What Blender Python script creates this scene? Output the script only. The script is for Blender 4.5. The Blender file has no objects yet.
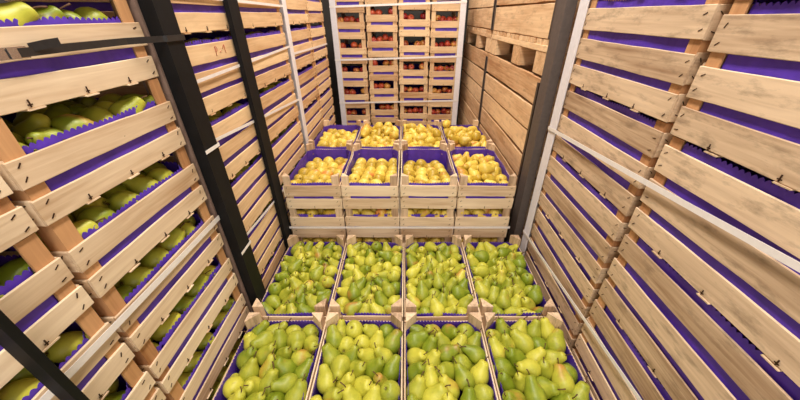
import bpy, bmesh, math, random
import numpy as np
from mathutils import Vector, Matrix, Quaternion

PI = math.pi
C = bpy.context.scene.collection
ZC = 1.45                      # camera height above the floor

# ------------------------------------------------------------------ materials
def new_mat(name):
    m = bpy.data.materials.new(name); m.use_nodes = True
    nt = m.node_tree; nt.nodes.clear()
    out = nt.nodes.new('ShaderNodeOutputMaterial')
    b = nt.nodes.new('ShaderNodeBsdfPrincipled')
    nt.links.new(b.outputs[0], out.inputs[0])
    return m, nt, b, out

def lin(c):
    return tuple((x / 12.92 if x <= .04045 else ((x + .055) / 1.055) ** 2.4) for x in [v / 255 for v in c]) + (1,)

def N(nt, t, **kw):
    n = nt.nodes.new(t)
    for k, v in kw.items(): setattr(n, k, v)
    return n

def math_node(nt, op, a, b=None):
    n = N(nt, 'ShaderNodeMath', operation=op)
    for i, x in enumerate((a, b)):
        if x is None: continue
        if isinstance(x, (int, float)): n.inputs[i].default_value = x
        else: nt.links.new(x, n.inputs[i])
    return n.outputs[0]

def ramp(nt, fac, stops):
    r = N(nt, 'ShaderNodeValToRGB')
    el = r.color_ramp.elements
    while len(el) < len(stops): el.new(.5)
    for e, (p, c) in zip(el, stops): e.position = p; e.color = c
    nt.links.new(fac, r.inputs[0]); return r.outputs[0]

def mix(nt, fac, a, b, blend='MIX'):
    n = N(nt, 'ShaderNodeMix', data_type='RGBA', blend_type=blend)
    for sock, x in ((n.inputs[0], fac), (n.inputs[6], a), (n.inputs[7], b)):
        if isinstance(x, (int, float)): sock.default_value = x
        elif isinstance(x, tuple): sock.default_value = x
        else: nt.links.new(x, sock)
    return n.outputs[2]

def wood(name, axis, dark, light, dirt=.0, rough=.62, knots=.35):
    """sawn board: grain runs along the axis, tone differs from board to board"""
    m, nt, b, _ = new_mat(name)
    tc = N(nt, 'ShaderNodeTexCoord'); geo = N(nt, 'ShaderNodeNewGeometry'); oi = N(nt, 'ShaderNodeObjectInfo')
    off = N(nt, 'ShaderNodeCombineXYZ')
    r1 = math_node(nt, 'MULTIPLY', geo.outputs['Random Per Island'], 37.0)
    r2 = math_node(nt, 'MULTIPLY', oi.outputs['Random'], 53.0)
    s = math_node(nt, 'ADD', r1, r2)
    for i in range(3): nt.links.new(s, off.inputs[i])
    add = N(nt, 'ShaderNodeVectorMath', operation='ADD')
    nt.links.new(tc.outputs['Object'], add.inputs[0]); nt.links.new(off.outputs[0], add.inputs[1])
    def stretched(a, l):
        mp = N(nt, 'ShaderNodeMapping'); sc = [a, a, a]; sc['XYZ'.index(axis)] = l
        mp.inputs['Scale'].default_value = sc; nt.links.new(add.outputs[0], mp.inputs[0]); return mp.outputs[0]
    g = N(nt, 'ShaderNodeTexNoise'); g.inputs['Scale'].default_value = 1; g.inputs['Detail'].default_value = 5
    g.inputs['Distortion'].default_value = .6
    nt.links.new(stretched(95, 4.5), g.inputs[0])
    g2 = N(nt, 'ShaderNodeTexNoise'); g2.inputs['Scale'].default_value = 1; g2.inputs['Detail'].default_value = 3
    nt.links.new(stretched(16, 3.0), g2.inputs[0])
    tone = math_node(nt, 'FRACT', math_node(nt, 'ADD', math_node(nt, 'MULTIPLY', geo.outputs['Random Per Island'], 7.31), math_node(nt, 'MULTIPLY', oi.outputs['Random'], 5.17)))
    f = math_node(nt, 'ADD', math_node(nt, 'MULTIPLY', g.outputs[0], .5), math_node(nt, 'MULTIPLY', g2.outputs[0], .55))
    f = math_node(nt, 'ADD', f, math_node(nt, 'MULTIPLY', math_node(nt, 'SUBTRACT', tone, .5), .32))
    col = ramp(nt, f, [(.25, dark), (.52, mixc(dark, light, .62)), (.75, light)])
    # knots
    v = N(nt, 'ShaderNodeTexVoronoi'); v.inputs['Scale'].default_value = 1
    nt.links.new(stretched(17, 5.0), v.inputs[0])
    k = math_node(nt, 'SUBTRACT', 1.0, math_node(nt, 'MULTIPLY', v.outputs[0], 8.0))
    k = math_node(nt, 'MAXIMUM', k, 0.0)
    sel = math_node(nt, 'GREATER_THAN', N_sep(nt, v.outputs['Color']), 1 - knots * .35)
    k = math_node(nt, 'MULTIPLY', math_node(nt, 'MULTIPLY', k, sel), .9)
    col = mix(nt, k, col, tuple(x * .28 for x in dark[:3]) + (1,))
    if dirt > 0:
        d = N(nt, 'ShaderNodeTexNoise'); d.inputs['Scale'].default_value = 1; d.inputs['Detail'].default_value = 7; d.inputs['Roughness'].default_value = .65
        nt.links.new(stretched(42, 13), d.inputs[0])
        dm = math_node(nt, 'MULTIPLY', math_node(nt, 'MAXIMUM', math_node(nt, 'SUBTRACT', d.outputs[0], .52), 0.0), 4.5 * dirt)
        col = mix(nt, dm, col, tuple(x * .3 for x in dark[:3]) + (1,))
    nt.links.new(col, b.inputs['Base Color'])
    b.inputs['Roughness'].default_value = rough
    bp = N(nt, 'ShaderNodeBump'); bp.inputs['Strength'].default_value = .25; bp.inputs['Distance'].default_value = .002
    nt.links.new(g.outputs[0], bp.inputs['Height']); nt.links.new(bp.outputs[0], b.inputs['Normal'])
    return m

def N_sep(nt, col):
    s = N(nt, 'ShaderNodeSeparateColor'); nt.links.new(col, s.inputs[0]); return s.outputs[0]

def mixc(a, b, t): return tuple(x * (1 - t) + y * t for x, y in zip(a, b))

def plain(name, c, rough=.5, metal=0, noise=0, nscale=30):
    m, nt, b, _ = new_mat(name)
    b.inputs['Roughness'].default_value = rough; b.inputs['Metallic'].default_value = metal
    if noise:
        tc = N(nt, 'ShaderNodeTexCoord'); n = N(nt, 'ShaderNodeTexNoise'); n.inputs['Scale'].default_value = nscale; n.inputs['Detail'].default_value = 5
        nt.links.new(tc.outputs['Object'], n.inputs[0])
        c1 = tuple(x * (1 - noise) for x in c[:3]) + (1,); c2 = tuple(min(1, x * (1 + noise)) for x in c[:3]) + (1,)
        nt.links.new(ramp(nt, n.outputs[0], [(.3, c1), (.7, c2)]), b.inputs['Base Color'])
    else: b.inputs['Base Color'].default_value = c
    return m

def paper(name, c):
    """embossed liner paper with a row of small punched air holes"""
    m, nt, b, out = new_mat(name)
    tc = N(nt, 'ShaderNodeTexCoord'); sp = N(nt, 'ShaderNodeSeparateXYZ'); nt.links.new(tc.outputs['Object'], sp.inputs[0])
    n = N(nt, 'ShaderNodeTexNoise'); n.inputs['Scale'].default_value = 22; n.inputs['Detail'].default_value = 2
    nt.links.new(tc.outputs['Object'], n.inputs[0])
    nt.links.new(ramp(nt, n.outputs[0], [(.3, tuple(x * .8 for x in c[:3]) + (1,)), (.7, tuple(x * 1.2 for x in c[:3]) + (1,))]), b.inputs['Base Color'])
    b.inputs['Roughness'].default_value = .5
    bp = N(nt, 'ShaderNodeBump'); bp.inputs['Strength'].default_value = .6; bp.inputs['Distance'].default_value = .006
    nt.links.new(n.outputs[0], bp.inputs['Height']); nt.links.new(bp.outputs[0], b.inputs['Normal'])
    p = .052
    fy = math_node(nt, 'MULTIPLY', math_node(nt, 'SUBTRACT', math_node(nt, 'FRACT', math_node(nt, 'DIVIDE', math_node(nt, 'ADD', sp.outputs[1], 10.0), p)), .5), p)
    pz = .0925
    fz = math_node(nt, 'MULTIPLY', math_node(nt, 'SUBTRACT', math_node(nt, 'FRACT', math_node(nt, 'DIVIDE', math_node(nt, 'ADD', sp.outputs[2], 0.018), pz)), .5), pz)
    d = math_node(nt, 'SQRT', math_node(nt, 'ADD', math_node(nt, 'MULTIPLY', fy, fy), math_node(nt, 'MULTIPLY', fz, fz)))
    hole = math_node(nt, 'LESS_THAN', d, .0042)
    tr = N(nt, 'ShaderNodeBsdfTransparent'); ms = N(nt, 'ShaderNodeMixShader')
    nt.links.new(hole, ms.inputs[0]); nt.links.new(b.outputs[0], ms.inputs[1]); nt.links.new(tr.outputs[0], ms.inputs[2])
    nt.links.new(ms.outputs[0], out.inputs[0])
    return m

def fruit(name, lo, hi, blush, blush_amt, russet, rough=.4, speck=.5):
    m, nt, b, _ = new_mat(name)
    tc = N(nt, 'ShaderNodeTexCoord'); oi = N(nt, 'ShaderNodeObjectInfo'); geo = N(nt, 'ShaderNodeNewGeometry')
    rnd = math_node(nt, 'FRACT', math_node(nt, 'ADD', oi.outputs['Random'], math_node(nt, 'MULTIPLY', geo.outputs['Random Per Island'], 3.7)))
    off = N(nt, 'ShaderNodeCombineXYZ')
    for i in range(3): nt.links.new(math_node(nt, 'MULTIPLY', rnd, 41.0 + 7 * i), off.inputs[i])
    add = N(nt, 'ShaderNodeVectorMath', operation='ADD'); nt.links.new(tc.outputs['Object'], add.inputs[0]); nt.links.new(off.outputs[0], add.inputs[1])
    def noise(sc, det=3):
        n = N(nt, 'ShaderNodeTexNoise'); n.inputs['Scale'].default_value = sc; n.inputs['Detail'].default_value = det
        nt.links.new(add.outputs[0], n.inputs[0]); return n.outputs[0]
    f = math_node(nt, 'ADD', math_node(nt, 'MULTIPLY', noise(22), .9), math_node(nt, 'MULTIPLY', math_node(nt, 'SUBTRACT', rnd, .5), .75))
    col = ramp(nt, f, [(.12, lo), (.78, hi)])
    r2 = math_node(nt, 'FRACT', math_node(nt, 'MULTIPLY', rnd, 17.3))
    bl = math_node(nt, 'MULTIPLY', math_node(nt, 'MAXIMUM', math_node(nt, 'SUBTRACT', math_node(nt, 'ADD', math_node(nt, 'MULTIPLY', noise(16, 2), 1.3), math_node(nt, 'MULTIPLY', r2, .55)), 1.45 - blush_amt), 0.0), 3.2)
    bl = math_node(nt, 'MINIMUM', bl, .8)
    col = mix(nt, bl, col, blush)
    v = N(nt, 'ShaderNodeTexVoronoi'); v.inputs['Scale'].default_value = 330; nt.links.new(add.outputs[0], v.inputs[0])
    sp = math_node(nt, 'MULTIPLY', math_node(nt, 'LESS_THAN', v.outputs[0], .2), speck * .35)
    col = mix(nt, sp, col, russet)
    ru = math_node(nt, 'MINIMUM', math_node(nt, 'MULTIPLY', math_node(nt, 'MAXIMUM', math_node(nt, 'SUBTRACT', noise(55, 6), .62), 0.0), 5 * speck), .6)
    col = mix(nt, ru, col, russet)
    nt.links.new(col, b.inputs['Base Color']); b.inputs['Roughness'].default_value = rough
    b.inputs['Specular IOR Level'].default_value = .5
    return m

W_L, W_D = lin((232, 204, 158)), lin((196, 152, 100))
M = {}
for a in 'XYZ':
    M['pale' + a] = wood('poplar_' + a, a, lin((190, 154, 116)), lin((242, 218, 184)), knots=.12)
    M['used' + a] = wood('used_poplar_' + a, a, lin((150, 114, 82)), lin((236, 206, 170)), dirt=.6, knots=.35)
    M['warm' + a] = wood('warm_pine_' + a, a, lin((184, 136, 90)), lin((240, 206, 160)), dirt=.15, knots=.25)
    M['bin' + a] = wood('rough_pine_' + a, a, lin((184, 132, 86)), lin((248, 212, 166)), dirt=.4, knots=1.1)
    M['post' + a] = wood('post_pine_' + a, a, lin((158, 104, 62)), lin((212, 160, 110)), knots=.2)
M['liner'] = paper('violet_liner_paper', lin((84, 50, 172)))
M['staple'] = plain('rusty_staple', lin((70, 46, 32)), .5, .6)
M['black'] = plain('black_plastic', lin((13, 13, 15)), .6, 0, .35, 40); M['black'].node_tree.nodes['Principled BSDF'].inputs['Specular IOR Level'].default_value = .25
M['grey'] = plain('grey_brown_card', lin((92, 80, 74)), .6, 0, .12, 60)
M['kraft'] = plain('kraft_card', lin((138, 112, 98)), .7, 0, .12, 50)
M['white'] = plain('white_card', lin((232, 226, 228)), .5, 0, .05, 50)
M['strap'] = plain('white_strap', lin((240, 232, 226)), .35, 0, .04, 80)
M['bstrap'] = plain('black_strap', lin((38, 36, 36)), .45, 0, .2, 90)
M['steel'] = plain('dull_steel', lin((96, 88, 84)), .45, .7, .2, 60)
M['chrome'] = plain('crimped_metal', lin((196, 190, 188)), .25, .9)
M['ink'] = plain('red_marker_ink', lin((176, 62, 40)), .6)
M['stem'] = plain('pear_stem_bark', lin((92, 60, 34)), .7, 0, .3, 200)
M['gpear'] = fruit('green_pear_skin', lin((124, 140, 30)), lin((206, 200, 72)), lin((190, 122, 62)), .26, lin((116, 86, 42)))
M['ypear'] = fruit('yellow_pear_skin', lin((184, 152, 44)), lin((238, 208, 92)), lin((216, 116, 62)), .27, lin((150, 104, 50)))
M['apple'] = fruit('red_apple_skin', lin((160, 36, 40)), lin((220, 100, 66)), lin((230, 176, 84)), .5, lin((236, 190, 130)), .3, .7)
M['floor'] = plain('concrete', lin((120, 114, 106)), .7, 0, .12, 6)
M['wall'] = plain('insulated_panel', lin((74, 68, 62)), .6, 0, .03, 3)
M['ceil'] = plain('painted_ceiling', lin((206, 200, 190)), .7, 0, .03, 3)
M['lamp_body'] = plain('lamp_housing', lin((214, 212, 208)), .4)
me_, nt_, b_, _o = new_mat('lamp_diffuser')
b_.inputs['Base Color'].default_value = (1, 1, 1, 1); b_.inputs['Emission Color'].default_value = (1, .9, .76, 1); b_.inputs['Emission Strength'].default_value = 6
M['glow'] = me_

# ------------------------------------------------------------------ mesh builder
class MB:
    def __init__(s): s.v = []; s.f = []; s.m = []; s.mats = []; s.sm = []
    def mi(s, mat):
        if mat not in s.mats: s.mats.append(mat)
        return s.mats.index(mat)
    def add(s, vs, fs, mat, smooth=False):
        o = len(s.v); s.v += [tuple(x) for x in vs]
        k = s.mi(mat)
        for f in fs: s.f.append(tuple(o + i for i in f)); s.m.append(k); s.sm.append(smooth)
    def box(s, x0, x1, y0, y1, z0, z1, mat, R=None):
        vs = [Vector((x, y, z)) for x in (x0, x1) for y in (y0, y1) for z in (z0, z1)]
        if R:
            c = Vector(((x0 + x1) / 2, (y0 + y1) / 2, (z0 + z1) / 2)); vs = [c + R @ (p - c) for p in vs]
        s.add(vs, [(0, 1, 3, 2), (4, 6, 7, 5), (0, 4, 5, 1), (2, 3, 7, 6), (0, 2, 6, 4), (1, 5, 7, 3)], mat)
    def slat(s, axis, a0, a1, t0, t1, z0, z1, mat, rnd, warp=1.0, n=7):
        """thin board along axis (0=x, 1=y), thickness t0..t1 on the other axis, chamfered long edges, a little bent"""
        vs = []; ch = min(.0015, (t1 - t0) * .25)
        bow, tw, sag = rnd.uniform(-.0018, .0018) * warp, rnd.uniform(-.0015, .0015) * warp, rnd.uniform(-.0012, .0012) * warp
        tilt = rnd.uniform(-.0018, .0018) * warp
        for i in range(n + 1):
            u = i / n; a = a0 + (a1 - a0) * u; w = 4 * u * (1 - u)
            e1, e2 = rnd.uniform(-.0009, .0009) * warp, rnd.uniform(-.0009, .0009) * warp
            b = bow * w; dz = sag * w + tilt * (u - .5) * 2
            for (t, z, top) in ((t0, z0 + ch, 0), (t0 + ch, z0, 0), (t1 - ch, z0, 0), (t1, z0 + ch, 0), (t1, z1 - ch, 1), (t1 - ch, z1, 1), (t0 + ch, z1, 1), (t0, z1 - ch, 1)):
                tt = t + b + tw * (1 if top else -1) * (u - .5); zz = z + dz + (e2 if top else e1)
                vs.append((a, tt, zz) if axis == 0 else (tt, a, zz))
        fs = []
        for i in range(n):
            for k in range(8):
                p, q = i * 8 + k, i * 8 + (k + 1) % 8
                fs.append((p, q, q + 8, p + 8))
        fs.append(tuple(range(7, -1, -1))); fs.append(tuple(n * 8 + k for k in range(8)))
        s.add(vs, fs, mat)
    def prism(s, poly, z0, z1, mat):
        n = len(poly)
        vs = [(x, y, z0) for x, y in poly] + [(x, y, z1) for x, y in poly]
        fs = [tuple(range(n - 1, -1, -1)), tuple(range(n, 2 * n))] + [(i, (i + 1) % n, n + (i + 1) % n, n + i) for i in range(n)]
        s.add(vs, fs, mat)
    def tube(s, pts, r, mat, n=6):
        vs = []; fs = []
        for i, p in enumerate(pts):
            p = Vector(p); d = (Vector(pts[min(i + 1, len(pts) - 1)]) - Vector(pts[max(i - 1, 0)])).normalized()
            a = d.orthogonal().normalized(); b = d.cross(a)
            rr = r[i] if isinstance(r, (list, tuple)) else r
            for k in range(n):
                t = 2 * PI * k / n; vs.append(p + (a * math.cos(t) + b * math.sin(t)) * rr)
        for i in range(len(pts) - 1):
            for k in range(n): fs.append((i * n + k, i * n + (k + 1) % n, (i + 1) * n + (k + 1) % n, (i + 1) * n + k))
        fs += [tuple(range(n - 1, -1, -1)), tuple((len(pts) - 1) * n + k for k in range(n))]
        s.add(vs, fs, mat, True)
    def mesh(s, name):
        me = bpy.data.meshes.new(name); me.from_pydata(s.v, [], s.f)
        for m in s.mats: me.materials.append(M[m])
        me.polygons.foreach_set('material_index', s.m); me.polygons.foreach_set('use_smooth', s.sm)
        bm = bmesh.new(); bm.from_mesh(me); bmesh.ops.recalc_face_normals(bm, faces=bm.faces); bm.to_mesh(me); bm.free()
        me.update(); return me

def link(name, me, parent=None, loc=(0, 0, 0), rot=None):
    o = bpy.data.objects.new(name, me); C.objects.link(o); o.parent = parent; o.location = loc
    if rot is not None: o.rotation_mode = 'QUATERNION'; o.rotation_quaternion = rot
    return o
def tag(o, label, cat, group=None, kind=None):
    o['label'] = label; o['category'] = cat
    if group: o['group'] = group
    if kind: o['kind'] = kind
    return o
def structure(name, mb):
    o = link(name, mb.mesh(name)); o['kind'] = 'structure'; return o

# ------------------------------------------------------------------ crates
def crate_meshes(L, W, n, sh, gap, top, seed, w, posts='post', rim=.010, leg=.034, liner=True, scal=.0125):
    """W along x, L along y, origin at bottom centre. w = wood family. Returns {part: [(mesh)]}"""
    rnd = random.Random(seed); th = .0055
    H = n * sh + (n - 1) * gap; P = {}
    def staples(mb, axis, ends, tface, sgn, z0, z1):
        for e in ends:
            for zz in (z0 + (z1 - z0) * .25, z0 + (z1 - z0) * .75):
                a = e + rnd.uniform(-.004, .004); z = zz + rnd.uniform(-.003, .003); ang = rnd.uniform(.2, 1.2)
                l = .0052
                c, s_ = math.cos(ang) * l, math.sin(ang) * l
                t0, t1 = sorted((tface, tface + sgn * .0011))
                w_ = .0009
                if axis == 1:
                    vs = [(t, a + q * c - w_ * math.sin(ang) * p, z + q * s_ + w_ * math.cos(ang) * p) for t in (t0, t1) for q, p in ((-1, -1), (1, -1), (1, 1), (-1, 1))]
                else:
                    vs = [(a + q * c - w_ * math.sin(ang) * p, t, z + q * s_ + w_ * math.cos(ang) * p) for t in (t0, t1) for q, p in ((-1, -1), (1, -1), (1, 1), (-1, 1))]
                mb.add(vs, [(3, 2, 1, 0), (4, 5, 6, 7), (0, 1, 5, 4), (1, 2, 6, 5), (2, 3, 7, 6), (3, 0, 4, 7)], 'staple')
    for key, sg in (('side_panel', -1), ('side_panel2', 1)):
        mb = MB()
        for i in range(n):
            z0 = i * (sh + gap) + rnd.uniform(-.0015, .0015); z1 = z0 + sh + rnd.uniform(-.002, .002)
            z0 = max(z0, .001)
            t0, t1 = sorted((sg * W / 2, sg * (W / 2 - th)))
            mb.slat(1, -L / 2 + rnd.uniform(0, .003), L / 2 - rnd.uniform(0, .003), t0, t1, z0, z1, w + 'Y', rnd)
            staples(mb, 1, (-L / 2 + .018, L / 2 - .018), sg * W / 2, sg, z0, z1)
            if i == 0:
                for yy in (-L * .27, 0, L * .27): # staple holding the base boards
                    y = yy + rnd.uniform(-.01, .01); t0, t1 = sorted((sg * W / 2, sg * (W / 2 + .0012)))
                    mb.box(t0, t1, y - .0011, y + .0011, .003, .016, 'staple')
                    mb.box(t0, t1, y - .004, y + .004, .0065, .0085, 'staple')
        P[key] = mb.mesh('side_panel')
    for key, sg in (('end_panel', -1), ('end_panel2', 1)):
        mb = MB()
        for i in range(n):
            z0 = max(.001, i * (sh + gap) + rnd.uniform(-.001, .001)); z1 = z0 + sh + rnd.uniform(-.002, .001)
            t0, t1 = sorted((sg * (L / 2 - .0005), sg * (L / 2 - .0005 - th)))
            mb.slat(0, -W / 2 + th + .0005, W / 2 - th - .0005, t0, t1, z0, z1, w + 'X', rnd)
            staples(mb, 0, (-W / 2 + .02, W / 2 - .02), sg * (L / 2 - .0005), sg, z0, z1)
            if i == 0:
                mb.box(-.0011, .0011, *sorted((sg * (L / 2 - .0005), sg * (L / 2 + .001))), .003, .017, 'staple')
        P[key] = mb.mesh('end_panel')
    k = 0
    for sx in (-1, 1):
        for sy in (-1, 1):
            mb = MB(); x, y = sx * (W / 2 - th - .0003), sy * (L / 2 - th - .001)
            poly = [(x, y), (x - sx * leg, y), (x - sx * leg, y - sy * .004), (x - sx * .004, y - sy * leg), (x, y - sy * leg)]
            mb.prism(poly, 0, H + top - .001 - rnd.uniform(0, .001), posts + 'Z'); P['corner_post%d' % k] = mb.mesh('corner_post'); k += 1
    mb = MB(); rr = random.Random(seed + 5)
    nb = 5
    for i in range(nb):
        y = -L / 2 + .05 + (L - .10) * i / (nb - 1)
        mb.slat(0, -W / 2 + th + .001, W / 2 - th - .001, y - .032, y + .032, .006, .010, w + 'X', rr, .5)
    for yy in (-L * .27, 0, L * .27):
        mb.slat(0, -W / 2 - .0003 - rr.uniform(0, .002), W / 2 + .0003 + rr.uniform(0, .002), yy - .016, yy + .016, -.0025, .0005, w + 'X', rr, .3)
    P['base'] = mb.mesh('base')
    if liner:
        mb = MB(); i_ = th + .002; x, y = W / 2 - i_, L / 2 - i_; t = .0012; cx = leg + .002
        corners = [(-x, -y + cx), (-x, y - cx), (-x + cx, y), (x - cx, y), (x, y - cx), (x, -y + cx), (x - cx, -y), (-x + cx, -y)]
        for a in range(8):
            p, q = Vector(corners[a]), Vector(corners[(a + 1) % 8]); d = q - p; ln = d.length; d.normalize(); nrm = Vector((d.y, -d.x))  # inward
            cnt = max(2, int(round(ln / scal))); step = ln / cnt; vs = []
            cols = cnt * 4
            wob = rr.uniform(0, 6)
            for j in range(cols + 1):
                u = j / 4 * step; c = p + d * u
                ph = abs(math.sin(PI * (j / 4)))
                zt = H + rim - .005 + .0065 * ph + .0018 * math.sin(u * 31 + wob)
                bul = .0022 * math.sin(u * 24 + wob)
                for off in (0, t):
                    pp = c + nrm * (off + .0022 + bul)
                    ps = c + nrm * off
                    vs += [(ps.x, ps.y, .012), (pp.x, pp.y, zt)]
            fs = []
            for j in range(cols):
                o = j * 4
                fs += [(o, o + 4, o + 5, o + 1), (o + 2, o + 3, o + 7, o + 6), (o + 1, o + 5, o + 7, o + 3), (o, o + 2, o + 6, o + 4)]
            mb.add(vs, fs, 'liner')
        mb.prism([(c[0], c[1]) for c in corners], .0105, .0125, 'liner')
        P['paper_liner'] = mb.mesh('paper_liner')
    return P, H

def place_crate(name, P, loc, rotz, label, cat='crate', group=None, skip=()):
    root = bpy.data.objects.new(name, None); C.objects.link(root); root.empty_display_size = .1
    root.location = loc; root.rotation_euler = (0, 0, rotz)
    tag(root, label, cat, group)
    for k, me in P.items():
        nm = k.rstrip('0123456789')
        if nm in skip: continue
        o = bpy.data.objects.new(nm, me); C.objects.link(o); o.parent = root
    return root

def pallet(loc, LX, LY, h, label):
    """wooden pallet: deck boards over nine blocks"""
    root = bpy.data.objects.new('pallet', None); C.objects.link(root); root.location = loc; tag(root, label, 'pallet')
    rnd = random.Random(int(loc[0] * 100 + loc[1] * 10)); d = .018
    mb = MB(); nb = max(4, int(LY / .16))
    for i in range(nb):
        y = -LY / 2 + .05 + (LY - .1) * i / (nb - 1); mb.slat(0, -LX / 2, LX / 2, y - .045, y + .045, h - d, h - .001, 'binX', rnd, .3)
    link('deck', mb.mesh('deck'), root)
    mb = MB()
    for x in (-LX / 2 + .05, 0, LX / 2 - .05): mb.slat(1, -LY / 2, LY / 2, x - .045, x + .045, 0.001, d, 'binY', rnd, .2)
    link('runner', mb.mesh('runner'), root)
    mb = MB()
    for x in (-LX / 2 + .05, 0, LX / 2 - .05):
        for y in (-LY / 2 + .06, 0, LY / 2 - .06): mb.box(x - .045, x + .045, y - .06, y + .06, d, h - d, 'binX')
    link('block', mb.mesh('block'), root)
    return root

ORD = ['topmost', 'second', 'third', 'fourth', 'fifth', 'sixth', 'seventh', 'eighth', 'ninth', 'tenth']

# ------------------------------------------------------------------ fruit meshes
def pear_mesh(name, mat, rnd, zs=1.0, neck=1.0, seg=18):
    prof = [(-.0285, 0), (-.0310, .003), (-.0335, .0075), (-.0325, .0140), (-.0285, .0205), (-.0215, .0265), (-.0120, .0308), (-.0010, .0322), (.0090, .0305), (.0185, .0262),
            (.0275, .0213), (.0360, .0172), (.0440, .0148), (.0510, .0132), (.0560, .0110), (.0590, .0075), (.0600, .0030), (.0596, 0)]
    bend = rnd.uniform(-.006, .006); bend2 = rnd.uniform(-.004, .004); fat = rnd.uniform(.95, 1.06); nk = neck * rnd.uniform(.85, 1.2)
    vs = []; fs = []; rings = []
    for z, r in prof:
        t = max(0, (z - .005) / .055); rr = r * (fat + (nk - fat) * t if t > 0 else fat)
        z2 = z * (zs if z > 0 else 1)
        cx, cy = bend * t * t, bend2 * t * t
        if r == 0: rings.append([len(vs)]); vs.append((cx, cy, z2))
        else:
            rings.append(list(range(len(vs), len(vs) + seg)))
            for k in range(seg):
                a = 2 * PI * k / seg; q = rr * (1 + .018 * math.sin(3 * a + bend * 900) * (1 - t))
                vs.append((cx + q * math.cos(a), cy + q * math.sin(a), z2))
    for A, B in zip(rings, rings[1:]):
        for k in range(seg):
            if len(A) == 1: fs.append((A[0], B[(k + 1) % seg], B[k]))
            elif len(B) == 1: fs.append((A[k], A[(k + 1) % seg], B[0]))
            else: fs.append((A[k], A[(k + 1) % seg], B[(k + 1) % seg], B[k]))
    mb = MB(); mb.add(vs, fs, mat, True)
    # dried calyx in the dimple of the base
    for k in range(5):
        a = 2 * PI * k / 5; mb.add([(0, 0, -.0305), (.0042 * math.cos(a - .35), .0042 * math.sin(a - .35), -.0345), (.006 * math.cos(a), .006 * math.sin(a), -.0362), (.0042 * math.cos(a + .35), .0042 * math.sin(a + .35), -.0345)], [(0, 1, 2, 3)], 'stem')
    me = mb.mesh(name); top = (bend, bend2, .0590 * zs)
    sb = MB(); a = rnd.uniform(0, 6.28); q = rnd.uniform(.004, .012); ln = rnd.uniform(.016, .026)
    pts = [(top[0] + q * u * u * math.cos(a), top[1] + q * u * u * math.sin(a), top[2] + ln * u) for u in (0, .33, .66, 1)]
    sb.tube(pts, [.0021, .0015, .0015, .0023], 'stem')
    return me, sb.mesh('stem')

rg = random.Random(11)
GP = [pear_mesh('green_pear', 'gpear', rg, .93, 1.22) for _ in range(8)]
YP = [pear_mesh('yellow_pear', 'ypear', rg, .82, 1.25) for _ in range(5)]

def apple_mesh(rnd):
    prof = [(-.022, 0), (-.026, .004), (-.029, .011), (-.028, .019), (-.022, .0275), (-.010, .0345), (.004, .037), (.017, .0345), (.026, .027), (.030, .018), (.029, .010), (.024, .004), (.021, 0)]
    seg = 16; vs = []; fs = []; rings = []
    for z, r in prof:
        if r == 0: rings.append([len(vs)]); vs.append((0, 0, z))
        else:
            rings.append(list(range(len(vs), len(vs) + seg)))
            for k in range(seg):
                a = 2 * PI * k / seg; q = r * (1 + .03 * math.cos(5 * a) * (1 if z < 0 else .3)); vs.append((q * math.cos(a), q * math.sin(a), z))
    for A, B in zip(rings, rings[1:]):
        for k in range(seg):
            if len(A) == 1: fs.append((A[0], B[(k + 1) % seg], B[k]))
            elif len(B) == 1: fs.append((A[k], A[(k + 1) % seg], B[0]))
            else: fs.append((A[k], A[(k + 1) % seg], B[(k + 1) % seg], B[k]))
    mb = MB(); mb.add(vs, fs, 'apple', True); mb.tube([(0, 0, .02), (.001, 0, .03), (.004, 0, .037)], .0013, 'stem', 5)
    return mb.mesh('apple')
AP = [apple_mesh(rg) for _ in range(2)]

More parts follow.
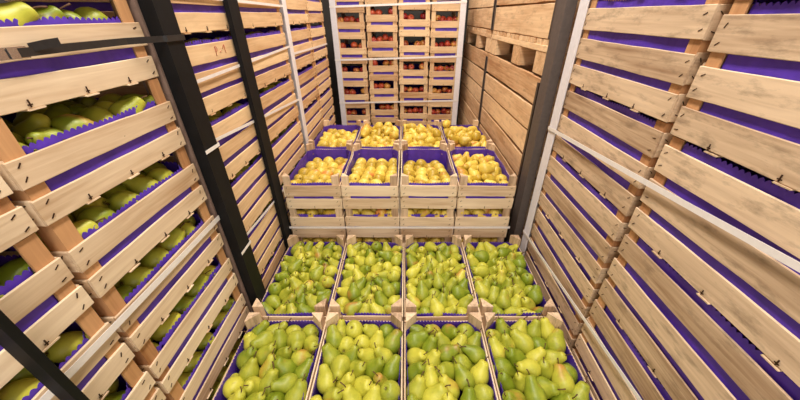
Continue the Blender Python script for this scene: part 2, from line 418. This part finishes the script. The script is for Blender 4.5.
def pack(x0, x1, y0, y1, floor, n, R, seed, az=(PI / 2, .9), el=(.15, .9), r2=.47, d=.043, iters=260, z_in=.05, ceil=None):
    """settle n pears (a body ball and a neck ball each) in a box; returns centre, axis, size"""
    g = np.random.RandomState(seed); R0 = R * g.uniform(.93, 1.06, n)
    nx = max(1, int(round((x1 - x0) / (2 * R)))); ny = int(math.ceil(n / nx))
    idx = np.arange(n); gx = (idx % nx + .5 + .25 * ((idx // nx) % 2 * 2 - 1) * .8) / nx; gy = (idx // nx + .5) / ny
    B = np.stack([x0 + gx * (x1 - x0), y0 + gy * (y1 - y0), np.zeros(n)], 1); B[:, :2] += g.normal(0, R * .18, (n, 2))
    B[:, 2] = [floor(b[1]) for b in B]; B[:, 2] += R + g.uniform(0, z_in, n)
    a = g.normal(az[0], az[1], n); e = g.uniform(el[0], el[1], n)
    D = np.stack([np.cos(a) * np.cos(e), np.sin(a) * np.cos(e), np.sin(e)], 1); dd = d * R0 / .032
    Nk = B + D * dd[:, None]; RN = R0 * r2; RM = R0 * .74
    own = np.arange(3 * n) % n
    for it in range(iters):
        B[:, 2] -= .0009; Nk[:, 2] -= .00035
        mid = B * .55 + Nk * .45
        P = np.concatenate([B, Nk, mid]); RR = np.concatenate([R0, RN, RM])
        df = P[:, None] - P[None]; ds = np.sqrt((df ** 2).sum(2)) + 1e-9
        ov = RR[:, None] + RR[None] - ds; ov[own[:, None] == own[None]] = 0; ov = np.clip(ov, 0, None)
        mv = (df / ds[..., None] * ov[..., None]).sum(1) * .35
        B += mv[:n] + mv[2 * n:] * .5; Nk += mv[n:2 * n] + mv[2 * n:] * .5
        for Q, r in ((B, R0), (Nk, RN)):
            Q[:, 0] = np.clip(Q[:, 0], x0 + r, x1 - r); Q[:, 1] = np.clip(Q[:, 1], y0 + r, y1 - r)
            Q[:, 2] = np.maximum(Q[:, 2], np.array([floor(q) for q in Q[:, 1]]) + r)
            if ceil is not None: Q[:, 2] = np.minimum(Q[:, 2], ceil - r)
        v = Nk - B; ln = np.sqrt((v ** 2).sum(1)) + 1e-9; c = v / ln[:, None] * (ln - dd)[:, None]
        B += c * .3; Nk -= c * .7
    v = Nk - B; v /= np.sqrt((v ** 2).sum(1))[:, None]
    return [(Vector(B[i]), Vector(v[i]), R0[i] / .032) for i in range(n)]

# camera model, used only to rank fruit by how large it shows
F_PX, TH, CXP = 309.0, math.atan(185 / 309.0), 405.0
def project(p):
    x, y, z = p[0], p[1], p[2] - ZC; d = y * math.cos(TH) - z * math.sin(TH)
    if d <= .05: return None
    return CXP + F_PX * x / d, 200 - F_PX * (y * math.sin(TH) + z * math.cos(TH)) / d, d
GREEN = []; YELLOW = []     # (world pos, axis, size, group, label)

def add_pears(lst, items, origin, rotz, group, label, prio=0):
    R_ = Matrix.Rotation(rotz, 3, 'Z')
    for p, ax, s in items: lst.append((Vector(origin) + R_ @ p, R_ @ ax, s, group, label, prio + (3 if 'two-slat' in group and p.x < .09 else 0)))

# ------------------------------------------------------------------ room shell
XL, XR, Y0, Y1, HC = -1.35, 1.75, -1.1, 4.3, 2.9
mb = MB(); mb.box(XL - .1, XR + .1, Y0 - .1, Y1 + .1, -.1, 0, 'floor'); structure('floor', mb)
mb = MB(); mb.box(XL - .1, XR + .1, Y0 - .1, Y1 + .1, HC, HC + .1, 'ceil'); structure('ceiling', mb)
mb = MB(); mb.box(XL - .1, XL, Y0, Y1, 0, HC, 'wall'); structure('wall_left', mb)
mb = MB(); mb.box(XR, XR + .1, Y0, Y1, 0, HC, 'wall'); structure('wall_right', mb)
mb = MB(); mb.box(XL - .1, XR + .1, Y1, Y1 + .1, 0, HC, 'wall'); structure('wall_back', mb)

XF = .65   # crate faces along the aisle

# ---- two-slat crates nearest, on the left side of the aisle
NL = dict(n=2, sh=.0525, gap=.021, top=.063)
near_types = [crate_meshes(.415, .36, w='pale', seed=20 + i, **NL) for i in range(3)]
Hn = near_types[0][1]; pitch = Hn + .063
spots = [(.24, 'two-slat crate of green pears behind the leaning black bar, %s down its stack'),
         (.665, 'two-slat pale crate of green pears, %s down the stack ending at the kraft corner board')]
zt0 = ZC + .174; nn = 8
for c, (yc, lab) in enumerate(spots):
    for k in range(nn):
        z = zt0 - .189 * k - Hn
        P, H = near_types[(k + c) % 3]
        dx = random.Random(k * 7 + c).uniform(-.002, .002)
        place_crate('fruit_crate', P, (-XF - .18 + dx, yc, z), 0, lab % ORD[k], group='two-slat crates on the left of the aisle')
        if k >= 1:
            it = pack(-.05, .168, -.198, .198, lambda y: H - .036, 21, .031, 100 + k * 3 + c, az=(PI / 2, 1.3), el=(-.1, .35), ceil=H + .045, z_in=.01)
            add_pears(GREEN, it, (-XF - .18 + dx, yc, z), 0, 'green pears in the two-slat crates', 'green pear seen through the gap of a two-slat crate left of the aisle', 0)
zb = zt0 - .189 * (nn - 1) - Hn
pallet((-XF - .18, .452, 0), .36, .85, zb - .004, 'wooden pallet under the two-slat pear crates')

# ---- three-slat crates further along the left side
NM = dict(n=3, sh=.055, gap=.0205, top=.034)
def mtypes(L, s): return [crate_meshes(L, .38, w='warm', seed=s + i, **NM) for i in range(2)]
mid = {.445: mtypes(.445, 40), .50: mtypes(.50, 50)}
cols = [(.945, 1.39, .445, 'three-slat crate, %s down, between the kraft board and the slimmer black post'),
        (1.397, 1.897, .50, 'three-slat crate, %s down, between the slimmer black post and white corner board'),
        (1.985, 2.43, .445, 'three-slat crate, %s down the first stack past the left white corner board'),
        (2.437, 2.882, .445, 'three-slat crate with violet liner, %s down, stack beside the apple crates')]
zt0 = ZC + .159; HM = .206
TXT = None
for c, (ya, yb, L, lab) in enumerate(cols):
    for k in range(6):
        z = zt0 - .24 * k - HM; P, H = mid[L][(k + c) % 2]
        r = place_crate('fruit_crate', P, (-XF - .19 + (0 if c < 2 else -.004), (ya + yb) / 2, z), 0, lab % ORD[k], group='three-slat crates on the left of the aisle')
        if c == 0 and k == 1: TXT = r
        if c < 2 and k >= 1:
            it = pack(.06, .176, -L / 2 + .02, L / 2 - .02, lambda y: H - .052, 8, .031, 300 + k * 3 + c, az=(PI / 2, 1.3), el=(-.1, .25), ceil=H + .024, z_in=.01)
            add_pears(GREEN, it, (-XF - .19, (ya + yb) / 2, z), 0, 'green pears in the three-slat crates', 'green pear in a three-slat crate', 2)
zb = zt0 - .24 * 5 - HM
pallet((-XF - .19, 1.42, 0), .38, .96, zb - .004, 'wooden pallet under the three-slat crates by the black posts')
pallet((-XF - .194, 2.434, 0), .38, .90, zb - .004, 'wooden pallet under the three-slat crates nearest the apples')
# handwritten red marks on one slat: P - T
mb = MB(); xx = .1905
def stroke(pts, w=.0009):
    mb.tube([(xx, y, z) for y, z in pts], w, 'ink', 5)
y0, zt = 1.172 - (.945 + 1.39) / 2, HM - .012
stroke([(y0, zt - .029), (y0 + .001, zt)]); stroke([(y0 - .002, zt - .001), (y0 + .008, zt + .001), (y0 + .013, zt - .006), (y0 + .010, zt - .013), (y0 + .001, zt - .015)])
stroke([(y0 + .026, zt - .019), (y0 + .037, zt - .016)])
stroke([(y0 + .048, zt - .010), (y0 + .054, zt - .003), (y0 + .064, zt + .002)]); stroke([(y0 + .064, zt + .002), (y0 + .063, zt - .014), (y0 + .065, zt - .026)])
link('handwriting', mb.mesh('handwriting'), TXT)['label'] = 'red handwritten letters on the top slat'

# ---- deeper three-slat crates on the right
NR = dict(n=3, sh=.0675, gap=.0245, top=.0265)
rt = [crate_meshes(.535, .38, w='used', seed=70 + i, rim=.020, **NR) for i in range(3)]
HR = 3 * .0675 + 2 * .0245
for c, (ya, yb, ztop, lab) in enumerate([(.20, .735, .279, 'deep weathered crate with violet liner, %s down the stack nearest the camera'),
                                         (.757, 1.292, .299, 'deep weathered crate, %s down the stack beside the right white corner board')]):
    for k in range(6):
        P, H = rt[(k + c * 2) % 3]; rr = random.Random(90 + k + 9 * c)
        place_crate('fruit_crate', P, (XF + .19 + rr.uniform(-.003, .003), (ya + yb) / 2, ZC + ztop - .2785 * k - HR), PI, lab % ORD[k], group='deep crates on the right of the aisle')
    zb = ZC + ztop - .2785 * 5 - HR
pallet((XF + .19, .467, 0), .38, .52, ZC + .279 - .2785 * 5 - HR - .004, 'wooden pallet under the nearest deep weathered crates')
pallet((XF + .19, 1.025, 0), .38, .52, zb - .004, 'wooden pallet under the deep weathered crates by the white board')

# ---- green pear trays in the middle
NT = dict(n=3, sh=.071, gap=.023, top=.056)
tt = [crate_meshes(.478, .299, w='pale', seed=110 + i, posts='used', rim=.008, leg=.042, **NT) for i in range(3)]
HT = 3 * .071 + .046
ztray = ZC - 1.045 - HT
xt = (-.462, -.157, .147, .452)
cn = ('beside the left wall of crates', 'second from the left', 'third from the left', 'beside the right wall of crates')
cn2 = ('at the left end', 'second from the left', 'third from the left', 'at the right end')
for r, (yc, rn) in enumerate(((.573, 'near row'), (1.066, 'far row'))):
    for c, x in enumerate(xt):
        P, H = tt[(r + c) % 3]
        place_crate('pear_tray_crate', P, (x, yc, ztray), 0, 'wooden tray crate of green pears in the %s, %s' % (rn, cn2[c]), group='green pear tray crates')
        n, R = (37, .0322) if r == 0 else (46, .0297)
        it = pack(-.142, .142, -.232, .232, lambda y: H - .056, n, R, 500 + r * 10 + c, az=(PI * .40, .85), el=(.0, .75), z_in=.010, ceil=H + .028)
        add_pears(GREEN, it, (x, yc, ztray), 0, 'green pears in the %s tray %s' % (rn, cn2[c]), 'green pear with brown stem in the %s tray crate %s' % (rn, cn2[c]), 0)
pallet((-.005, .82, 0), 1.2, .97, ztray - .004, 'wooden pallet under the eight green pear trays')

# ---- yellow pear crates stacked behind
NY = dict(n=2, sh=.062, gap=.014, top=.052)
yt = [crate_meshes(.478, .290, w='pale', seed=130 + i, posts='used', rim=.012, leg=.036, **NY) for i in range(4)]
HY = .138
xy = (-.474, -.177, .120, .418)
for r, yc in enumerate((1.61, 2.11)):
    for c, x in enumerate(xy):
        for k in range(3):
            z = ZC - .738 - .19 * k - HY
            P, H = yt[(r + c + k) % 4]
            lv = ('top layer', 'middle layer', 'bottom layer')[k]
            place_crate('pear_crate', P, (x + random.Random(c + k * 5 + r).uniform(-.002, .002), yc, z), 0,
                        'crate of yellow pears, %s of the %s stack %s' % (lv, ('front', 'rear')[r], cn2[c]), group='yellow pear crates')
            lab = 'yellow pear in the %s, %s crate of the %s row' % (lv, cn2[c], ('front', 'rear')[r])
            grp = 'yellow pears in the %s %s crate %s' % (('front', 'rear')[r], lv, cn2[c])
            if k == 0:
                if r == 0:
                    low = (.10, .10, .115, .075)[c]; n = (23, 24, 23, 27)[c]
                    fl = lambda y, low=low: H - .058 - (low - .058) * min(1, max(0, (y + .17) / .32))
                else:
                    fl = (lambda y: H - .075) if c == 0 else (lambda y: H - .048); n = (30, 36, 36, 36)[c]
                it = pack(-.135, .135, -.225, .225, fl, n, (.0335, .0315)[r], 700 + r * 10 + c, az=(-PI / 2, 2.2), el=(-.1, .7), z_in=.05)
                add_pears(YELLOW, it, (x, yc, z), 0, grp, lab)
            elif r == 0:
                it = pack(-.130, .130, -.231, -.140, lambda y: H - .030, 6, .030, 800 + k * 10 + c, az=(-PI / 2, 2.2), el=(-.1, .25), ceil=H + .036, z_in=.004)
                add_pears(YELLOW, it, (x, yc, z), 0, grp, lab)
pallet((-.028, 1.86, 0), 1.19, .98, ZC - .738 - .38 - HY - .004, 'wooden pallet under the yellow pear crates')

# ---- apple crates at the end of the aisle
NA = dict(n=2, sh=.056, gap=.026, top=.075)
HA = .138
xa = (-.513, -.212, .086, .383)
ac = ('the left column', 'the second column', 'the third column', 'the right column')
for c, x in enumerate(xa):
    top0 = (.157, .215, .178, .168)[c]; p = .213
    A = [crate_meshes(.48, .288, w='warm', posts='warm', seed=150 + c * 2 + i, rim=-.002, leg=.038, **NA) for i in range(2)]
    for k in range(7):
        z = ZC + top0 - p * k - HA; P, H = A[k % 2]
        place_crate('apple_crate', P, (x + random.Random(c * 9 + k).uniform(-.004, .004), 3.495, z), 0,
                    'crate of red apples, %s down in %s at the aisle end' % (ORD[k], ac[c]), group='apple crates at the aisle end')
        if k < 6:
            rr = random.Random(1000 + c * 10 + k); ax = -.088
            for j in range(4):
                if rr.random() < .12: ax += .058; continue
                s = rr.uniform(.84, .98)
                q = Quaternion((rr.uniform(-1, 1), rr.uniform(-1, 1), rr.uniform(-1, 1)), rr.uniform(0, 2.5))
                o = link('apple', AP[j % 2], None, (x + ax + rr.uniform(-.006, .006), 3.495 - .19 + rr.uniform(0, .03), z + H + .013 + rr.uniform(-.012, .010)), q)
                o.scale = (s,) * 3; ax += .058
                tag(o, 'red apple showing in the %s crate down %s at the aisle end' % (ORD[k], ac[c]), 'apple', 'apples in the %s crate down %s' % (ORD[k], ac[c]))
            mbx = None
    pallet((x, 3.495, 0), .285, .48, ZC + top0 - p * 6 - HA - .004, 'wooden pallet base under %s of apple crates' % ac[c])

# ---- fruit objects
def axis_quat(ax, roll):
    return Vector((0, 0, 1)).rotation_difference(ax) @ Quaternion((0, 0, 1), roll)
rf = random.Random(5)
def place_pears(lst, protos, name, limit, stems, rest_name, rest_label):
    vis, rest = [], []
    for it in lst:
        u = project(it[0])
        if u and -8 < u[0] < 808 and -8 < u[1] < 408: vis.append((u[2] + it[5], it))
        else: rest.append(it)
    vis.sort(key=lambda t: t[0]); rest += [t[1] for t in vis[limit:]]
    for d, (p, ax, s, g, lab, _) in vis[:limit]:
        k = rf.randrange(len(protos)); me, st = protos[k]
        o = link(name, me, None, p, axis_quat(ax, rf.uniform(0, 6.28))); o.scale = (s * rf.uniform(.97, 1.03), s, s * rf.uniform(.96, 1.06))
        tag(o, lab, 'pear', g)
        if stems: link('stem', st, o)
    if rest:
        vs, fs = [], []; mats = [m for m in protos[0][0].materials]; mi = []
        for (p, ax, s, g, lab, _) in rest:
            me = protos[rf.randrange(len(protos))][0]; mt = Matrix.Translation(p) @ axis_quat(ax, rf.uniform(0, 6.28)).to_matrix().to_4x4() @ Matrix.Scale(s, 4)
            o = len(vs); vs += [tuple(mt @ v.co) for v in me.vertices]
            for f in me.polygons: fs.append(tuple(o + i for i in f.vertices)); mi.append(f.material_index)
        me = bpy.data.meshes.new(rest_name); me.from_pydata(vs, [], fs)
        for m in mats: me.materials.append(m)
        me.polygons.foreach_set('material_index', mi); me.polygons.foreach_set('use_smooth', [True] * len(fs))
        tag(link(rest_name, me), rest_label, 'pears', None, 'stuff')
    print('PEARS', name, len(vis), 'in view', len(rest), 'rest')
place_pears(GREEN, GP, 'green_pear', 320, True, 'green_pears', 'smaller-showing green pears deep in the crate gaps and the rest of the trays')
place_pears(YELLOW, YP, 'yellow_pear', 310, False, 'yellow_pears', 'remaining yellow pears in the rear crates')

# ------------------------------------------------------------------ pallet bins on the right
def bin_box(loc, L, W, zb, hs, boards, label, seed):
    """big slatted pallet bin: runner boards, blocks, deck, boards on four sides, steel corner strips. aisle face at x = 0 local, body to +x"""
    root = bpy.data.objects.new('pallet_bin', None); C.objects.link(root); root.location = loc; tag(root, label, 'bin', 'slatted pallet bins')
    rnd = random.Random(seed); d = .028
    mb = MB()                                        # deck on top of blocks: long bearer and board ends
    mb.slat(1, -L / 2, L / 2, .0, .10, zb - .055, zb - .028, 'binY', rnd, .6)
    mb.slat(1, -L / 2, L / 2, W - .10, W, zb - .055, zb - .028, 'binY', rnd, .6)
    n = int(L / .085); 
    for i in range(n):
        y = -L / 2 + .045 + (L - .09) * i / (n - 1); w_ = .032 + rnd.uniform(-.006, .005)
        mb.slat(0, rnd.uniform(.0, .004), W, y - w_, y + w_, zb - .028, zb - .004, 'binX', rnd, .5, 2)
    link('deck', mb.mesh('deck'), root)
    for x0 in (0.0, W - .10):
        for y in (-L / 2 + .07, -.08, L / 2 - .07):
            b = MB(); b.box(x0 + .003, x0 + .10, y - .07, y + .07, .001, zb - .055, 'binX'); link('block', b.mesh('block'), root)
    hb = hs / boards
    for key, ax in (('front_panel', 1), ('rear_panel', 1), ('end_panel', 0), ('end_panel', 0)):
        mb = MB()
        for i in range(boards):
            z0 = zb + i * hb + rnd.uniform(0, .004); z1 = z0 + hb - .013 + rnd.uniform(-.004, .003)
            if key == 'front_panel': mb.slat(1, -L / 2, L / 2, .0, .02, z0, z1, 'binY', rnd, 2.2, 12)
            elif key == 'rear_panel': mb.slat(1, -L / 2, L / 2, W - .02, W, z0, z1, 'binY', rnd, 1)
            else:
                s = -1 if not root.get('e') else 1
                a, b = sorted((s * L / 2 - s * .001, s * (L / 2 - .02))); mb.slat(0, .021, W - .021, a, b, z0, z1, 'binX', rnd, 1)
        if key == 'end_panel': root['e'] = 1
        link(key, mb.mesh(key), root)
    del root['e']
    for sy in (-1, 1):
        for sx in (0, 1):
            mb = MB(); yy = sy * (L / 2 - .0235)
            x0 = .021 if sx == 0 else W - .066
            mb.box(x0, x0 + .045, yy - .022 if sy < 0 else yy - .045 + .022, yy + .045 - .022 if sy < 0 else yy + .022, zb, zb + hs - .01, 'postZ'); link('corner_post', mb.mesh('corner_post'), root)
        mb = MB(); a, b = sorted((sy * L / 2 + sy * .003, sy * (L / 2 - .022)))
        mb.box(-.003, -.0002, a, b, zb, zb + hs - .03, 'steel'); a, b = sorted((sy * L / 2 + sy * .0003, sy * L / 2 + sy * .003)); mb.box(-.003, .03, a, b, zb, zb + hs - .03, 'steel')
        link('corner_strip', mb.mesh('corner_strip'), root)['label'] = 'dull steel corner strip'
    return root
XB = .632
zl = ZC - .244       # rim of the lower bins
bin_box((XB, 2.06, 0), 1.07, .95, .145, zl - .145, 8, 'lower slatted pallet bin beside the grey-brown post', 1)
bin_box((XB + .003, 2.035, zl), 1.03, .95, .152, .88, 6, 'upper slatted pallet bin above the open fork gap beside the grey-brown post', 2)
bin_box((XB, 3.155, 0), 1.07, .95, .145, zl - .145, 8, 'lower slatted pallet bin beside the apple stack', 3)
bin_box((XB + .003, 3.12, zl), 1.07, .95, .152, .88, 6, 'upper slatted pallet bin beside the apple stack', 4)

# ------------------------------------------------------------------ corner boards, posts and straps
def angle_board(name, x, y, sx, sy, wx, wy, t, z0, z1, mat, label, lean=(0, 0)):
    """L profile with its outer corner at (x, y); legs run to sx*wx and sy*wy; lean = shift of the top"""
    P = [(0, 0), (sx * wx, 0), (sx * wx, sy * t), (sx * t, sy * t), (sx * t, sy * wy), (0, sy * wy)]
    if sx * sy < 0: P = P[::-1]
    mb = MB(); n = 6
    vs = [(x + p[0] + lean[0] * (k / n), y + p[1] + lean[1] * (k / n), z0 + (z1 - z0) * k / n) for k in range(n + 1) for p in P]
    fs = [(k * 6 + i, k * 6 + (i + 1) % 6, (k + 1) * 6 + (i + 1) % 6, (k + 1) * 6 + i) for k in range(n) for i in range(6)] + [tuple(range(5, -1, -1)), tuple(n * 6 + i for i in range(6))]
    mb.add(vs, fs, mat)
    return tag(link(name, mb.mesh(name)), label, 'corner board')
TOP = ZC + .2
angle_board('corner_post_profile', -.612, .889, -1, 1, .036, .070, .008, .001, TOP, 'black', 'thick black corner post between the two-slat and three-slat crates')
angle_board('corner_board', -.6515, .886, -1, 1, .062, .012, .004, .001, TOP, 'kraft', 'brown kraft corner board behind the thick black corner post')
angle_board('corner_post_profile', -.628, 1.300, -1, 1, .018, .078, .007, .001, TOP, 'black', 'slimmer black post in front of the three-slat crates')
angle_board('corner_post_profile', -.600, .2956, -1, 1, .028, .014, .005, .001, TOP, 'black', 'black bar crossing the bottom left corner in front of the nearest crates')
angle_board('corner_board', -.642, 1.975, -1, -1, .05, .055, .004, .001, TOP, 'white', 'white corner board at the far end of the black-posted crates')
angle_board('corner_board', -.670, 3.235, 1, 1, .052, .05, .004, .001, TOP + .03, 'white', 'white corner board on the left edge of the apple stack')
angle_board('corner_board', .545, 3.235, -1, 1, .052, .05, .004, .001, TOP + .03, 'white', 'white corner board on the right edge of the apple stack')
angle_board('corner_board', .6415, 1.345, 1, -1, .05, .062, .004, .001, TOP, 'white', 'white corner board on the weathered crates right of the aisle')
angle_board('corner_post_profile', .618, 1.402, 1, 1, .042, .085, .008, .001, TOP, 'grey', 'wide grey-brown post in front of the slatted bins')

def strap(pts, w, t, up, mat, label, name='packing_strap', rib=False, obj=True, parent=None):
    """flat band through pts; w across (along up), t thick"""
    mb = MB(); vs = []; n = len(pts); up = Vector(up)
    for i, p in enumerate(pts):
        p = Vector(p); d = (Vector(pts[min(i + 1, n - 1)]) - Vector(pts[max(i - 1, 0)])).normalized(); nr = d.cross(up).normalized()
        for a, b in ((-1, -1), (1, -1), (1, 1), (-1, 1)): vs.append(p + up * (a * w / 2) + nr * (b * t / 2))
    fs = [(k * 4 + i, k * 4 + (i + 1) % 4, (k + 1) * 4 + (i + 1) % 4, (k + 1) * 4 + i) for k in range(n - 1) for i in range(4)] + [(3, 2, 1, 0), tuple((n - 1) * 4 + i for i in range(4))]
    mb.add(vs, fs, mat)
    o = link(name, mb.mesh(name), parent)
    if obj: tag(o, label, 'strap')
    return o
def run(x, ya, yb, za, zb, n=8, sag=.0015):
    return [(x, ya + (yb - ya) * i / n, za + (zb - za) * i / n - sag * math.sin(PI * i / n)) for i in range(n + 1)]
U = (0, 0, 1)
strap(run(-.6445, .03, .89, ZC - .583, ZC - .602), .018, .0012, U, 'strap', 'white strap across the two-slat pear crates')
wrap = lambda za: [(-.6085, .885, ZC + za), (-.6085, .963, ZC + za - .001)]
def lstrap(za, zb, label, ya=.975, wrapped=False, yb=1.93):
    pts = run(-.6435, ya, yb, ZC + za, ZC + zb, 7, 0)
    if wrapped: pts = wrap(za) + pts
    strap(pts, .010 if not wrapped else .011, .0012, U, 'strap', label)
lstrap(.052, .040, 'white strap near the top of the three-slat crates')
lstrap(-.178, -.150, 'white strap across the red-lettered three-slat crates')
lstrap(-.362, -.440, 'white strap around the thick black corner post at mid height', wrapped=True)
lstrap(-.765, -.83, 'lowest white strap around the thick black corner post', wrapped=True)
strap(run(-.6515, 1.985, 2.885, ZC - .194, ZC - .206), .012, .0012, U, 'strap', 'white strap on the three-slat crates next to the apples')
strap(run(.6375, .2, 1.345, ZC - .335, ZC - .430, 8), .015, .0012, U, 'strap', 'upper white strap sloping across the deep weathered crates')
strap(run(.6375, .2, 1.345, ZC - .868, ZC - .998, 8), .014, .0012, U, 'strap', 'lower white strap sloping across the deep weathered crates')
strap([(-.63 + 1.2 * i / 8, 1.364, ZC - .991) for i in range(9)], .013, .0012, U, 'strap', 'white strap across the front of the yellow pear crates')
for za, zb, lab in ((.062, .100, 'top'), (-.372, -.338, 'middle'), (-.776, -.750, 'lowest')):
    strap([(-.672 + 1.218 * i / 6, 3.2325, ZC + za + (zb - za) * i / 6) for i in range(7)], .016, .0012, U, 'strap', '%s white strap across the apple crates' % lab)
# black strap with its crimp on the nearest crates
root = strap([(-.6435, .03, ZC - .052), (-.6425, .30, ZC - .053), (-.6425, .50, ZC - .054), (-.638, .56, ZC - .054), (-.6425, .66, ZC - .053), (-.642, .80, ZC - .052), (-.615, .884, ZC - .052), (-.6085, .890, ZC - .052), (-.6085, .963, ZC - .052)], .014, .0012, U, 'bstrap', 'black strap with a metal crimp along the top two-slat pear crate')
strap([(-.640, .585, ZC - .048), (-.634, .61, ZC - .044), (-.630, .632, ZC - .042)], .014, .001, U, 'bstrap', '', 'strap_tail', obj=False, parent=root)
mb = MB()
for k in range(3):
    y = .532 + k * .016; mb.box(-.6415, -.6385 + (.0015 if k % 2 else 0), y, y + .0145, ZC - .0625, ZC - .0445, 'chrome')
link('crimp', mb.mesh('crimp'), root)['label'] = 'silver ribbed metal crimp'

# ------------------------------------------------------------------ ceiling lamps
def lamp(x, y, lab, power, ly=.9):
    root = bpy.data.objects.new('ceiling_lamp', None); C.objects.link(root); root.location = (x, y, HC); tag(root, lab, 'lamp', 'ceiling lamps above the aisle')
    mb = MB(); mb.box(-.14, .14, -ly / 2, ly / 2, -.07, -.001, 'lamp_body'); link('housing', mb.mesh('housing'), root)
    mb = MB(); mb.box(-.12, .12, -ly / 2 + .02, ly / 2 - .02, -.082, -.0705, 'glow'); link('diffuser', mb.mesh('diffuser'), root)
    l = bpy.data.lights.new('lamp_light', 'AREA'); l.shape = 'RECTANGLE'; l.size = .24; l.size_y = ly; l.energy = power; l.color = (1, .94, .87)
    o = bpy.data.objects.new('lamp_light', l); C.objects.link(o); o.parent = root; o.location = (0, 0, -.09)
lamp(0, -.35, 'long ceiling lamp above the camera', 34)
lamp(0, 1.15, 'long ceiling lamp above the green pear trays', 30)
lamp(0, 2.55, 'long ceiling lamp above the yellow pear crates', 38)

w = bpy.data.worlds.new('World'); bpy.context.scene.world = w; w.use_nodes = True
w.node_tree.nodes['Background'].inputs[0].default_value = (1, .96, .92, 1); w.node_tree.nodes['Background'].inputs[1].default_value = 1.8  # even background light added as frontal fill through the open end behind the camera

# ------------------------------------------------------------------ camera
cam = bpy.data.cameras.new('Camera'); co = bpy.data.objects.new('Camera', cam); C.objects.link(co)
cam.sensor_width = 36; cam.lens = 309 / 800 * 36; cam.shift_x = -5 / 800; cam.clip_start = .02
co.location = (0, 0, ZC); co.rotation_euler = (PI / 2 - TH, 0, 0)
sc = bpy.context.scene; sc.camera = co
sc.view_settings.view_transform = 'Standard'; sc.view_settings.look = 'None'; sc.view_settings.gamma = 1; sc.view_settings.use_curve_mapping = False
sc.view_settings.exposure = -.3
